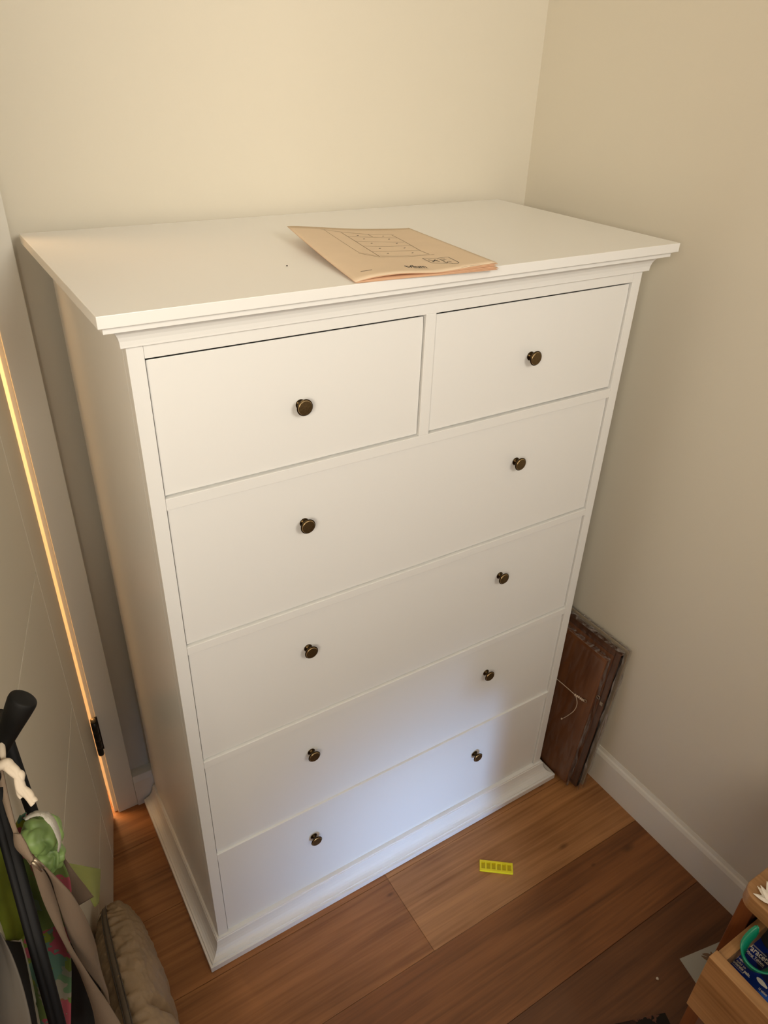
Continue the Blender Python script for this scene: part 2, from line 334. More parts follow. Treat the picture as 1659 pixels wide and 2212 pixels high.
bm = bmesh.new(); dbox(bm, 0.687 + g / 2, 0.80, 0, 2.0, -0.004, 0.0); link('edge_stile', bm, M['door'], door, bevel=0.0011)
# hinges (lower one in view)
for hz in (0.272, 1.80):
    bm = bmesh.new(); mt = Matrix.Translation((-0.0965, 0.4125, hz - 0.054))
    lathe(bm, [(0.003, -0.002), (0.0056, 0.0), (0.0062, 0.002), (0.0062, 0.022), (0.0058, 0.0225), (0.0062, 0.023), (0.0062, 0.044), (0.0058, 0.0445), (0.0062, 0.045), (0.0062, 0.068), (0.0058, 0.0685), (0.0062, 0.069), (0.0062, 0.100), (0.004, 0.1005)], mt, 20)
    hg = link('hinge', bm, M['black_metal'], door, smooth=True)
    bm = bmesh.new(); lathe(bm, [(0.0045, 0.1007), (0.0056, 0.103), (0.0056, 0.108), (0.003, 0.1105)], mt, 20)
    link('hinge_cap', bm, M['tan_metal'], door, smooth=True)
    boxo('hinge_plate', (-0.0925, -0.0870, 0.4195, 0.4223, hz - 0.048, hz + 0.05), M['black_metal'], door)
# lever handle on the leaf, past the frame
bm = bmesh.new(); lathe(bm, [(0.025, 0.0), (0.025, 0.006), (0.01, 0.007), (0.01, 0.04), (0.008, 0.045)], DM @ Matrix.Translation((0.74, 0.0, 1.02)) @ Matrix.Rotation(-math.pi / 2, 4, 'X'), 20)
tube(bm, [dface(0.74, 1.02, 0.04), dface(0.68, 1.02, 0.043), dface(0.62, 1.02, 0.043)], 0.008)
link('door_handle', bm, M['black_metal'], door, smooth=True)

# ------------------------------------------------------------------ chest of drawers
BW, BD, SW = 0.8436, 0.4166, 0.0194
chest = thing('chest_of_drawers', (BW / 2, BD / 2, 0), 'tall white six-drawer chest with round dark brass knobs standing in the room corner', 'chest of drawers')
boxo('top', (-0.0326, BW + 0.0326, -0.0354, 0.4239, 1.2862, 1.3000), M['white'], chest, bevel=0.0006)
def band(name, prof, ytop, wrap):
    """moulding: profile (projection, z); mitred round the front, returns run back to ytop"""
    bm = bmesh.new(); rows_ = []
    for p, z in prof:
        if wrap: path = [(-p, ytop), (-p, -p), (BW + p, -p), (BW + p, ytop)]
        else: path = [(-p, 0.004), (-p, -p), (BW + p, -p), (BW + p, 0.004)]
        rows_.append([bm.verts.new((x, y, z)) for x, y in path])
    for a, b in zip(rows_, rows_[1:]):
        for i in range(3): bm.faces.new((a[i], a[i + 1], b[i + 1], b[i]))
    inn = [[bm.verts.new((x, y, z)) for x, y in ((0.0, ytop), (0.0, 0.0008), (BW, 0.0008), (BW, ytop))] for z in (prof[0][1], prof[-1][1])]
    if not wrap:
        for r_, z in zip(inn, (prof[0][1], prof[-1][1])):
            for v, c in zip(r_, ((0.0, 0.004), (0.0, 0.0035), (BW, 0.0035), (BW, 0.004))): v.co = (c[0], c[1], z)
    for a, b in ((rows_[0], inn[0]), (inn[1], rows_[-1]), (inn[0], inn[1])):
        for i in range(3): bm.faces.new((a[i + 1], a[i], b[i], b[i + 1]))
    for e in (0, 3):
        bm.faces.new([r_[e] for r_ in rows_] + [inn[1][e], inn[0][e]])
    bmesh.ops.recalc_face_normals(bm, faces=bm.faces)
    return link(name, bm, M['white'], chest, bevel=0.0003, seg=1)
cov = [(0.0265, 1.2862), (0.0265, 1.2775), (0.0195, 1.2768)] + [(0.0195 - 0.0125 * math.sin(a), 1.2768 - 0.0205 * (1 - math.cos(a)) - 0.0008) for a in [math.radians(q) for q in (15, 30, 45, 60, 75, 90)]] + [(0.0070, 1.2530)]
band('cornice', cov[::-1], BD, False)
pl = [(0.0307, 0.0015), (0.0307, 0.0158), (0.0262, 0.0164), (0.0258, 0.0188)] + [(0.0248 - 0.0185 * math.sin(a), 0.0192 + 0.0300 * (1 - math.cos(a))) for a in [math.radians(q) for q in (8, 22, 36, 50, 64, 78, 90)]] + [(0.0048, 0.0498), (0.0044, 0.0529)]
band('plinth', pl, 0.4160, True)
boxo('side_panel', (0.0, SW - 0.002, 0.0182, BD, 0.002, 1.2862), M['white'], chest)
boxo('side_panel', (BW - SW + 0.002, BW, 0.0182, BD, 0.002, 1.2862), M['white'], chest)
boxo('back_panel', (SW, BW - SW, BD - 0.006, BD, 0.02, 1.2862), M['inner'], chest)
boxo('bottom_panel', (SW, BW - SW, 0.0, BD - 0.007, 0.036, 0.0525), M['white'], chest)
boxo('stile', (0.0, SW, 0.0, 0.018, 0.0531, 1.2860), M['white'], chest, bevel=0.0005)
boxo('stile', (BW - SW, BW, 0.0, 0.018, 0.0531, 1.2860), M['white'], chest, bevel=0.0005)
dt = [1.2353, 1.0318, 0.7831, 0.5341, 0.2855]; db = [1.0516, 0.8008, 0.5524, 0.3020, 0.0529]
rails = [(1.2353, 1.2860), (dt[1], db[0] - 0.0032), (dt[2], db[1] - 0.0032), (dt[3], db[2] - 0.0032), (dt[4], db[3] - 0.0010)]
for z0, z1 in rails: boxo('rail', (SW + 0.0003, BW - SW - 0.0003, 0.0002, 0.020, z0, z1), M['white'], chest, bevel=0.0005)
boxo('divider', (0.4106, 0.4278, 0.0001, 0.020, rails[1][1], dt[0]), M['white'], chest, bevel=0.0005)
IN = 0.0043
def knob_mesh():
    bm = bmesh.new(); R = Matrix.Rotation(math.pi / 2, 4, 'X')       # local z -> world -y
    lathe(bm, [(0.0072, 0.0), (0.0074, 0.0008), (0.0066, 0.0016), (0.0045, 0.0030), (0.0036, 0.0052), (0.0040, 0.0078), (0.0066, 0.0100), (0.0105, 0.0112), (0.0116, 0.0122), (0.0119, 0.0130), (0.0115, 0.0135), (0.0107, 0.0134), (0.0104, 0.0139)], R, 36, cap1=False)
    rim0 = len(bm.faces)
    lathe(bm, [(0.0104, 0.0139), (0.0101, 0.0147), (0.0098, 0.0151)], R, 36, cap0=False, cap1=False)
    rim1 = len(bm.faces)
    lathe(bm, [(0.0098, 0.0151), (0.0093, 0.0151), (0.0060, 0.0152), (0.0030, 0.0154), (0.0008, 0.01545)], R, 36, cap0=False)
    bm.faces.ensure_lookup_table()
    for i in range(rim0, rim1): bm.faces[i].material_index = 1
    for i in range(rim1, len(bm.faces)): bm.faces[i].material_index = 2
    bmesh.ops.remove_doubles(bm, verts=bm.verts, dist=1e-6); bmesh.ops.recalc_face_normals(bm, faces=bm.faces)
    me = bpy.data.meshes.new('knob'); bm.to_mesh(me); bm.free(); me.materials.append(M['brass_dark']); me.materials.append(M['brass_rim']); me.materials.append(M['brass'])
    for p in me.polygons: p.use_smooth = True
    return me
KM = knob_mesh()
def drawer(x0, x1, z0, z1, knobs, gl=0.0016, gt=0.0016):
    bm = bmesh.new()
    box(bm, x0 + gl, x1 - 0.0022, IN, IN + 0.016, z0, z1 - gt - 0.010); box(bm, x0 + gl, x1 - 0.0022, IN, IN + 0.0025, z1 - gt - 0.010, z1 - gt)
    t = 0.012; a, b, c, d_ = x0 + 0.014, x1 - 0.014, z0 + 0.012, z1 - 0.03
    box(bm, a, a + t, IN + 0.016, 0.37, c, d_); box(bm, b - t, b, IN + 0.016, 0.37, c, d_); box(bm, a + t, b - t, 0.37 - t, 0.37, c, d_); box(bm, a + t, b - t, IN + 0.016, 0.37 - t, c, c + 0.004)
    o = link('drawer', bm, M['white'], chest, bevel=0.0005)
    for kx, kz in knobs:
        k_ = bpy.data.objects.new('knob', KM); COL.objects.link(k_); k_.parent = o
        k_.matrix_parent_inverse = Matrix.Identity(4)
        k_.location = (kx, IN, kz)
    return o
drawer(SW, 0.4106, db[0], dt[0], [(0.2155, 1.1388)], gt=0.0034)
drawer(0.4278, BW - SW, db[0], dt[0], [(0.6220, 1.1405)], gt=0.0034)
for i, kz in ((1, 0.9515), (2, 0.7070), (3, 0.4560), (4, 0.2075)):
    drawer(SW, BW - SW, db[i], dt[i], [(0.2155, kz), (0.6220, kz)], gt=0.0020 if i < 4 else 0.0012)

# ------------------------------------------------------------------ assembly booklet on the chest
def sheet_point(u, v, s):
    """one page of the booklet: u across from the spine, v from front edge to back edge, s 0 bottom page .. 1 cover"""
    e = min(1.0, max(0.0, u) / 0.10) ** 0.5
    bump = math.exp(-((u - 0.30) / 0.25) ** 2) * max(0.0, 1 - v) ** 1.5
    wave = 0.0009 * math.sin(u * 9.0 + 0.6) * (1 - v)
    splay = 0.0066 * max(0.0, u - 0.55) / 0.45
    gap = 0.0046 * bump * (1.0 if s > 0.45 else 0.12)
    z = 1.3016 + (s - 0.5) * 0.0026 * e + s * splay * (1 - 0.7 * v) + e * gap + s * e * wave * 0.6 + (0.0004 if s > .45 else 0)
    z += 0.0172 * (max(0.0, v) ** 1.6) * max(0.0, 1 - u) ** 1.35 + 0.0012 * v * (1 - v) * 4 * (1 - u)
    shift = (1 - s) * 0.004 * u + 0.0022 * math.sin(s * 9.0) * u
    return (0.2762 + (u * 0.2065 + shift) * 0.9964 + v * 0.268 * 0.131, -0.0345 - (u * 0.2065 + shift) * 0.0845 + v * 0.268 * 0.9914 - 0.0006 * s, z)

bk = thing('instruction_booklet', (0.39, 0.08, 1.3002), 'brown paper booklet with a chest line drawing, lying on the white chest top', 'booklet')
for i in range(6):
    s = i / 5.0; bm = bmesh.new(); grid(bm, lambda u, v: Vector(sheet_point(u, v, s)), 36, 18)
    link('cover' if i == 5 else 'page', bm, M['paper'] if i == 5 else M['page'], bk, smooth=True, solid=0.00016)
def on_sheet(a, b, h=0.00018): p = sheet_point(a, b, 1.0); return Vector((p[0], p[1], p[2] + h))
def stroke(bm, pts, wd):
    P = [pts[0]]
    for a, b in zip(pts, pts[1:]):
        n = max(1, int(math.hypot((b[0] - a[0]) * 0.2065, (b[1] - a[1]) * 0.268) / 0.006))
        for k_ in range(1, n + 1): P.append((a[0] + (b[0] - a[0]) * k_ / n, a[1] + (b[1] - a[1]) * k_ / n))
    L_, R_ = [], []
    for i, p in enumerate(P):
        a = P[max(i - 1, 0)]; b = P[min(i + 1, len(P) - 1)]
        dx, dy = (b[0] - a[0]) * 0.2065, (b[1] - a[1]) * 0.268; l = math.hypot(dx, dy) or 1
        nx, ny = -dy / l * wd / 2 / 0.2065, dx / l * wd / 2 / 0.268
        L_.append(bm.verts.new(on_sheet(p[0] + nx, p[1] + ny))); R_.append(bm.verts.new(on_sheet(p[0] - nx, p[1] - ny)))
    for i in range(len(P) - 1): bm.faces.new((L_[i], L_[i + 1], R_[i + 1], R_[i]))
lines = [
 [(0.2334,0.9556), (0.3523,0.9070), (0.4514,0.8815), (0.5645,0.8567), (0.7656,0.8303)],
 [(0.3670,0.8934), (0.3668,0.6799), (0.3560,0.3395)],
 [(0.3521,0.3279), (0.4752,0.3265), (0.5905,0.3229), (0.6617,0.3137), (0.7483,0.3083)],
 [(0.7374,0.8163), (0.7301,0.6449), (0.7093,0.4120), (0.7176,0.3208)],
 [(0.5612,0.8509), (0.5648,0.7906)],
 [(0.3621,0.7899), (0.5595,0.7813), (0.7289,0.7344)],
 [(0.3668,0.6799), (0.5489,0.6666), (0.7191,0.6227)],
 [(0.3672,0.5668), (0.5508,0.5564), (0.7268,0.5371)],
 [(0.3654,0.4497), (0.5684,0.4473), (0.7075,0.4184)],
 [(0.2481,0.4202), (0.2991,0.3692), (0.3521,0.3279)]]
bm = bmesh.new()
for l in lines: stroke(bm, l, 0.0013)
for l in ([(0.2576,0.9461), (0.2587,0.6787), (0.2576,0.4322)], [(0.2602,0.4319), (0.3588,0.3443)], [(0.3617,0.3492), (0.5724,0.3407), (0.7105,0.3237)], [(0.4450,0.0794), (0.5427,0.0699)], [(0.8059,0.0168), (0.8744,0.0059)], [(0.7429,0.0154), (0.7813,0.0096)]): stroke(bm, l, 0.0008)
link('line_drawing', bm, M['ink_soft'], bk)['kind'] = 'stuff'
bm = bmesh.new()
for a, b in ((0.4642,0.8241), (0.6540,0.7960), (0.4663,0.7384), (0.6544,0.7172), (0.4683,0.6358), (0.6534,0.6129), (0.4631,0.5181), (0.6419,0.4963), (0.4567,0.4042), (0.6322,0.3869)):
    stroke(bm, [(a - 0.008, b - 0.003), (a + 0.008, b + 0.003)], 0.0022)
for l in ([(0.6265,0.2638), (0.6288,0.1611), (0.7122,0.1199)], [(0.6265,0.2638), (0.7192,0.2288)], [(0.7155,0.2304), (0.7182,0.1927), (0.7140,0.1190)], [(0.7269,0.2327), (0.7935,0.2227), (0.7889,0.1160), (0.7841,0.0964), (0.7669,0.0862), (0.7399,0.0952), (0.7221,0.1236), (0.7282,0.1421), (0.7449,0.1486), (0.7510,0.1269)],
          [(0.7263,0.2110), (0.7561,0.2049)], [(0.7219,0.1910), (0.7557,0.1873)], [(0.7189,0.1764), (0.7363,0.1771)]): stroke(bm, l, 0.0011)
for l in ([(0.6436,0.2247), (0.6918,0.1689)], [(0.6422,0.1804), (0.6975,0.1977)], [(0.6496,0.1774), (0.6872,0.2108)]): stroke(bm, l, 0.0018)
link('icon', bm, M['ink'], bk)['kind'] = 'stuff'
LW = 0.0155 * 2.90; bm = bmesh.new(); la, lb = (0.4102,0.1055), (0.5747,0.0893)
lw = math.hypot((lb[0] - la[0]) * 0.2065, (lb[1] - la[1]) * 0.268)
text_bm(bm, 'tvilum', 0.0155, lambda x, y: on_sheet(la[0] + (lb[0] - la[0]) * x / LW, la[1] + (lb[1] - la[1]) * x / LW + y * 1.25 / 0.268), bold=0.0005)
ml = (0.0911,0.1092)
stroke(bm, [ml, (ml[0] + 0.016 / 0.2065, ml[1])], 0.0016)   # faint unreadable mark
link('lettering', bm, M['ink'], bk)['kind'] = 'stuff'
# crumb on the chest top
bm = bmesh.new(); lathe(bm, [(0.0005, 0), (0.0012, 0.0006), (0.0006, 0.0012)], Matrix.Translation((0.2391, 0.0813, 1.3)), 8)
tag(link('crumb', bm, M['black_soft']), 'tiny dark speck lying on the white chest top left of the booklet', 'crumb')

# ------------------------------------------------------------------ wrapped picture backs leaning in the gap by the right wall
def lean(y0, y1, xb, xt, zt, thick):
    """matrix: local x = thickness towards the wall, y along the wall, z up the leaning board"""
    h = math.hypot(zt, xt - xb); a = math.atan2(xt - xb, zt)
    return Matrix.Translation((xb, y0, 0.0)) @ Matrix.Rotation(a, 4, 'Y'), h, y1 - y0
def wrapped(label, y0, y1, xb, xt, zt, thick, fm, wrapgap, frame):
    mx, h, wd = lean(y0, y1, xb, xt, zt, thick)
    t = thing('wrapped_picture', (xb + 0.02, y0 + wd / 2, 0), label, 'picture', 'wrapped pictures leaning beside the chest')
    bm = bmesh.new(); box(bm, 0.0, thick, 0, wd, 0.012, h, mx); link('backing_board', bm, fm, t, bevel=0.001)
    if frame:
        bm = bmesh.new()
        box(bm, -0.0012, thick + 0.0005, 0.0, 0.014, 0.010, h + 0.001, mx); box(bm, -0.0012, thick + 0.0005, 0.014, wd, h - 0.014, h + 0.001, mx); box(bm, -0.0012, thick + 0.0005, 0.014, wd, 0.010, 0.022, mx)
        link('frame', bm, M['board_dark'], t, bevel=0.0012)
    bm = bmesh.new(); g_ = wrapgap
    def f(u, v):
        y = -g_ + u * (wd + 2 * g_); z = 0.004 + v * (h + g_ - 0.004); e = min(u, 1 - u, v, 1 - v)
        o = -0.0030 - 0.0012 * noise.noise(Vector((y * 45, z * 12, xb * 50)))
        if e < 0.02: o = thick * 0.5
        return mx @ Vector((o, y, z))
    grid(bm, f, 40, 60)
    link('plastic_wrap', bm, M['film'], t, smooth=True); bm = bmesh.new()
    def fs(u, v):
        z = 0.004 + v * (h + g_ - 0.004); yy = -g_ - 0.0035 * noise.noise(Vector((u * 3, z * 30, 7)))
        return mx @ Vector((-0.004 + u * (thick + 0.006), yy, z))
    grid(bm, fs, 4, 50)
    def ft(u, v):
        return mx @ Vector((-0.004 + u * (thick + 0.006), -g_ + v * (wd + 2 * g_), h + g_ + 0.0015 * noise.noise(Vector((u * 3, v * 30, 3)))))
    grid(bm, ft, 4, 40)
    link('plastic_wrap', bm, M['film_edge'], t, smooth=True)
    return t, mx, h
tb, mb, hb = wrapped('thin pale-edged wrapped picture at the back of the leaning stack by the wall', -0.0880, 0.375, 0.9125, 0.9555, 0.434, 0.004, M['pale_board'], 0.0035, False)
tm, mm, hm = wrapped('dark framed plastic-wrapped picture, middle of the leaning stack, metal ring on its edge', -0.0830, 0.365, 0.8955, 0.9390, 0.426, 0.011, M['board'], 0.0060, True)
tf, mf, hf = wrapped('brown-backed plastic-wrapped picture with a loose hanging cord, front of the leaning stack', -0.0620, 0.345, 0.8790, 0.9230, 0.402, 0.010, M['board'], 0.0030, False)

# hanging cord with its knot on the front picture, screw ring on the middle one
def on_board(mx, y, z, off=0.0): return mx @ Vector((-0.0075 - off, y, z))
bm = bmesh.new(); tube(bm, catmull([(0.9022,0.0846,0.2628), (0.9023,0.0469,0.2634), (0.9024,0.0169,0.2645), (0.9024,-0.0160,0.2642)], 8), 0.0010, 8)
tl = catmull([(0.9024,-0.0160,0.2642), (0.9015,-0.0235,0.2560), (0.9001,-0.0277,0.2436), (0.8980,-0.0253,0.2239), (0.8950,-0.0127,0.1966), (0.8925,0.0005,0.1743)], 8)
tube(bm, tl, 0.0009, 8); lathe(bm, [(0.0008, -0.002), (0.0022, 0.0), (0.0016, 0.003)], Matrix.Translation(tl[-1]), 8)
link('hanging_cord', bm, M['cord'], tf, smooth=True)
bm = bmesh.new(); tube(bm, catmull([(0.9024,-0.0144,0.2643), (0.9026,-0.0215,0.2659), (0.9027,-0.0286,0.2675), (0.9028,-0.0360,0.2680), (0.9030,-0.0415,0.2698)], 10), lambda t: 0.0022 + 0.0010 * math.sin(t * 34), 10)
link('cord_knot', bm, M['cord'], tf, smooth=True)
def ring(cc, ry, rz, r, m, par):
    bm = bmesh.new(); cc = Vector(cc)
    tube(bm, [cc + Vector((0.0003 * math.sin(a * 3), ry * math.cos(a), rz * math.sin(a))) for a in [2 * math.pi * q / 20 for q in range(21)]], r, 6)
    return link('screw_ring', bm, m, par, smooth=True)
ring((0.9032,-0.0453,0.2716), 0.0050, 0.0040, 0.0007, M['zip_pull'], tf)
ring((0.9177,-0.0667,0.2952), 0.0050, 0.0045, 0.0011, M['zip_pull'], tm)
rc = Vector((0.9168,-0.0783,0.2867)); boxo('ring_plate', (rc.x - 0.001, rc.x + 0.001, rc.y - 0.005, rc.y + 0.003, rc.z - 0.006, rc.z + 0.004), M['zip_pull'], tm, 0.0004)

# ------------------------------------------------------------------ small things on the floor
ya = [Vector(p) for p in ((0.5701,-0.1128,0.0040), (0.6284,-0.1578,0.0040), (0.6126,-0.1780,0.0040), (0.5543,-0.1344,0.0040))]
uy = (ya[1] - ya[0]).normalized(); vy = Vector((uy.y, -uy.x, 0)); YL = (ya[1] - ya[0]).length; YW = 0.0245
YM = Matrix(((uy.x, vy.x, 0, ya[0].x), (uy.y, vy.y, 0, ya[0].y), (0, 0, 1, 0.0002), (0, 0, 0, 1)))
yt = thing('plastic_comb_insert', (ya[0] + uy * YL / 2 + vy * YW / 2).to_tuple()[:2] + (0,), 'small bright yellow plastic piece with six pockets lying on the oak floor', 'plastic piece')
yt.name = 'plastic_strip'
boxo('base', (0, YL, 0, YW, 0, 0.0012), M['yellow_shaded'], yt, mx=YM)
bm = bmesh.new(); cw = 0.0082; px = (YL - 6 * cw) / 7 * 0.0 + 0.0036; pitch = (YL - 2 * px - cw) / 5
box(bm, 0, YL, 0, 0.0045, 0.0012, 0.0062, YM); box(bm, 0, YL, YW - 0.0045, YW, 0.0012, 0.0062, YM)
xs = [0.0]
for i in range(6):
    a = px + pitch * i; box(bm, xs[-1], a, 0.0045, YW - 0.0045, 0.0012, 0.0062, YM); xs.append(a + cw)
box(bm, xs[-1], YL, 0.0045, YW - 0.0045, 0.0012, 0.0062, YM)
link('rib_frame', bm, M['yellow'], yt)
ca, cb, cc = Vector((0.7877,-0.4905,0.0010)), Vector((0.8669,-0.5070,0.0010)), Vector((0.7782,-0.5330,0.0010))
cu = (cb - ca).normalized(); cv = Vector((cu.y, -cu.x, 0))
CMX = Matrix(((cu.x, cv.x, 0, ca.x), (cu.y, cv.y, 0, ca.y), (0, 0, 1, 0), (0, 0, 0, 1)))
ct = thing('printed_card', (ca.x + 0.05, ca.y - 0.04, 0), 'pale grey card with a brown feathery print lying on the floor behind the nightstand', 'card')
boxo('sheet', (0, 0.105, 0, 0.148, 0.0002, 0.0012), M['card'], ct, mx=CMX)
bm = bmesh.new(); hh_ = 0.0013
for (x, y, a, l) in ((0.046, 0.010, 0.9, 0.026), (0.050, 0.008, 0.5, 0.022), (0.056, 0.012, 1.3, 0.024), (0.062, 0.014, 0.9, 0.026), (0.070, 0.010, 1.9, 0.020)):
    p = [Vector((x + math.cos(a) * l * t, y + math.sin(a) * l * t, hh_)) for t in (0, .25, .5, .75, 1)]
    w_ = [0.0006, 0.003, 0.0038, 0.0025, 0.0004]
    n_ = Vector((-math.sin(a), math.cos(a), 0)); hh_ += 0.00012
    A = [bm.verts.new(CMX @ (q + n_ * k_)) for q, k_ in zip(p, w_)]; B = [bm.verts.new(CMX @ (q - n_ * k_)) for q, k_ in zip(p, w_)]
    for i in range(4): bm.faces.new((A[i], A[i + 1], B[i + 1], B[i]))
link('feather_print', bm, M['card_print'], ct)
ba, bb = Vector((0.6706,-0.5460,0.0220)), Vector((0.5713,-0.5089,0.0220))
bu = (bb - ba).normalized(); bv = Vector((-bu.y, bu.x, 0))
BM_ = Matrix(((bu.x, bv.x, 0, ba.x), (bu.y, bv.y, 0, ba.y), (0, 0, 1, 0), (0, 0, 0, 1)))
bt = thing('dark_book', (ba + bu * 0.07 + bv * 0.045).to_tuple()[:2] + (0,), 'small dark glossy book with gold brown print lying on the floor', 'book')
boxo('cover', (0, 0.14, 0, 0.066, 0.0195, 0.022), M['dark_cover'], bt, 0.0006, BM_)
boxo('cover', (0, 0.14, 0, 0.066, 0.0003, 0.0025), M['dark_cover'], bt, 0.0006, BM_)
boxo('page_block', (0.002, 0.137, 0.002, 0.064, 0.0026, 0.0194), M['page'], bt, 0, BM_)
cp = (0.7180,-0.4932,0.0000)
bm = bmesh.new(); bmesh.ops.create_icosphere(bm, subdivisions=2, radius=0.0028, matrix=Matrix.Translation((cp[0], cp[1], 0.002)))
for v in bm.verts: v.co += Vector((noise.noise(v.co * 900), noise.noise(v.co * 900 + Vector((5, 0, 0))), 0)) * 0.0012
tag(link('crumb', bm, M['fluff'], smooth=True), 'pale crumb on the dark floor board left of the grey card', 'crumb')

# ------------------------------------------------------------------ nightstand with an open drawer
NH, NX, NY, NYF = 0.600, 0.557, -0.6016, -1.03
ns = thing('nightstand', ((NX + 0.955) / 2, (NY + NYF) / 2, 0), 'light oak nightstand with a rounded top and its drawer pulled open', 'nightstand')
bm = bmesh.new(); pts = []
rc_ = 0.020
for cx_, cy_, a0 in ((NX + rc_, NY - rc_, 90), (NX + rc_, NYF + rc_, 180), (0.955 - 0.004, NYF + 0.004, 270), (0.955 - 0.004, NY - 0.004, 0)):
    r_ = rc_ if a0 in (90, 180) else 0.004
    for q in range(9):
        a = math.radians(a0 + q * 90 / 8); pts.append((cx_ + r_ * math.cos(a), cy_ + r_ * math.sin(a)))
va = [bm.verts.new((x, y, NH - 0.0255)) for x, y in pts]; vb = [bm.verts.new((x, y, NH)) for x, y in pts]
bm.faces.new(va[::-1]); bm.faces.new(vb)
for i in range(len(va)): bm.faces.new((va[i], va[(i + 1) % len(va)], vb[(i + 1) % len(va)], vb[i]))
bmesh.ops.recalc_face_normals(bm, faces=bm.faces)
link('tabletop', bm, M['oak'], ns, bevel=0.0022, seg=3)
boxo('side_panel', (NX + 0.006, 0.950, NY - 0.024, NY - 0.004, 0.0, NH - 0.0257), M['oak_z'], ns, 0.001)
boxo('side_panel', (NX + 0.006, 0.950, NYF + 0.004, NYF + 0.024, 0.0, NH - 0.0257), M['oak_z'], ns, 0.001)
boxo('back_panel', (0.938, 0.950, NYF + 0.0245, NY - 0.0245, 0.02, NH - 0.026), M['oak_z'], ns)
boxo('shelf', (NX + 0.008, 0.937, NYF + 0.0245, NY - 0.0245, 0.415, 0.430), M['oak_z'], ns)
boxo('shelf', (NX + 0.008, 0.937, NYF + 0.0245, NY - 0.0245, 0.05, 0.068), M['oak_z'], ns)
d0 = 0.4726; dy1, dy0 = -0.6285, -1.004; dz1, dz0 = 0.5555, 0.4345
boxo('drawer_front', (d0, d0 + 0.0165, dy0, dy1, dz0, dz1), M['oak'], ns, 0.0009)
boxo('drawer_side', (d0 + 0.017, 0.86, dy1 - 0.014, dy1 - 0.001, dz0 + 0.006, 0.5500), M['oak_x'], ns, 0.0006)
boxo('drawer_side', (d0 + 0.017, 0.86, dy0 + 0.001, dy0 + 0.014, dz0 + 0.006, 0.5500), M['oak_x'], ns, 0.0006)
boxo('drawer_bottom', (d0 + 0.017, 0.86, dy0 + 0.0145, dy1 - 0.0145, dz0 + 0.008, dz0 + 0.013), M['oak_x'], ns)
boxo('drawer_back', (0.8605, 0.872, dy0 + 0.001, dy1 - 0.001, dz0 + 0.008, 0.5400), M['oak'], ns)
# books in the drawer that carry the carton
zb = 0.448
boxes = tag(boxo('notebook', (0.494, 0.640, -0.86, -0.650, zb, 0.500), M['black_soft'], None, 0.003), 'black notebook lying in the open nightstand drawer under the blue carton', 'notebook')
# carton of tablets
PZ = 0.520
bp_ = Vector((0.5136,-0.6364,0.5200)); 
pe = Vector((0.5107,-0.6865,0.5200)); pu = (pe - bp_).normalized(); pv = Vector((-pu.y, pu.x, 0))
CT = Matrix(((pu.x, pv.x, 0, bp_.x), (pu.y, pv.y, 0, bp_.y), (0, 0, 1, 0), (0, 0, 0, 1)))
carton = thing('medicine_carton', (CT @ Vector((0.055, 0.03, 0))).to_tuple()[:2] + (0.5005,), 'blue carton of pain tablets lying in the open nightstand drawer', 'carton')
boxo('carton', (0, 0.118, 0, 0.070, 0.5005, PZ), M['blue_box'], carton, 0.0008, CT)
def ct(p, h=0.00015): q = CT.inverted() @ Vector(p); return Vector((q.x, q.y, PZ + h))
def patch(name, pts, m, h):
    bm = bmesh.new(); bm.faces.new([bm.verts.new(CT @ ct(p, h)) for p in pts]); return link(name, bm, m, carton)
patch('label_panel', [CT @ Vector((x, y, 0)) for x, y in ((0.045, 0.003), (0.117, 0.001), (0.117, 0.022), (0.080, 0.019), (0.058, 0.012))], M['blue_bright'], 0.0001)
patch('label_panel', [CT @ Vector((0.052 + 0.036 * math.cos(a), 0.045 + 0.0235 * math.sin(a), 0)) for a in [2 * math.pi * q / 28 for q in range(28)]], M['navy'], 0.00015)
bm = bmesh.new()
def typ(s, p0, p1, size, bold=0.0):
    a = ct(p0); b = ct(p1); dv = (b - a); ln = dv.length; dv = dv.normalized(); nv = Vector((-dv.y, dv.x, 0))
    c = bpy.data.curves.new('m', 'FONT'); c.body = s; c.size = size; o = bpy.data.objects.new('m', c); COL.objects.link(o); bpy.context.view_layer.update(); wd = o.dimensions.x; bpy.data.objects.remove(o)
    k_ = ln / wd
    text_bm(bm, s, size, lambda x, y: CT @ (Vector((a.x, a.y, PZ + 0.00035)) + dv * x * k_ + nv * y), bold=bold)
typ('For relief', (0.5272,-0.6389,0.5200), (0.5290,-0.6513,0.5200), 0.0055, 0.0001)
typ('of mild to', (0.5223,-0.6391,0.5200), (0.5236,-0.6572,0.5200), 0.0055, 0.0001)
typ('moderate pain.', (0.5177,-0.6390,0.5200), (0.5193,-0.6662,0.5200), 0.0064, 0.0003)
typ('16 tablets', (0.5168,-0.6809,0.5200), (0.5175,-0.6921,0.5200), 0.0052, 0.0001)
typ('Paracetamol', (0.5515,-0.6403,0.5200), (0.5566,-0.6828,0.5200), 0.0135, 0.0002)
typ('500mg Tablets', (0.5451,-0.6405,0.5200), (0.5479,-0.6677,0.5200), 0.0060, 0.0001)
for p0, p1, wd in (((0.5157,-0.6392,0.5200), (0.5166,-0.6595,0.5200), 0.0005), ((0.5447,-0.6457,0.5200), (0.5460,-0.6686,0.5200), 0.0004), ((0.5127,-0.6614,0.5200), (0.5122,-0.6884,0.5200), 0.0004)):
    a, b = ct(p0, 0.0003), ct(p1, 0.0003); n_ = (b - a).normalized(); n_ = Vector((-n_.y, n_.x, 0)) * wd / 2
    bm.faces.new([bm.verts.new(CT @ q) for q in (a + n_, b + n_, b - n_, a - n_)])
link('lettering', bm, M['white_print'], carton)['kind'] = 'stuff'
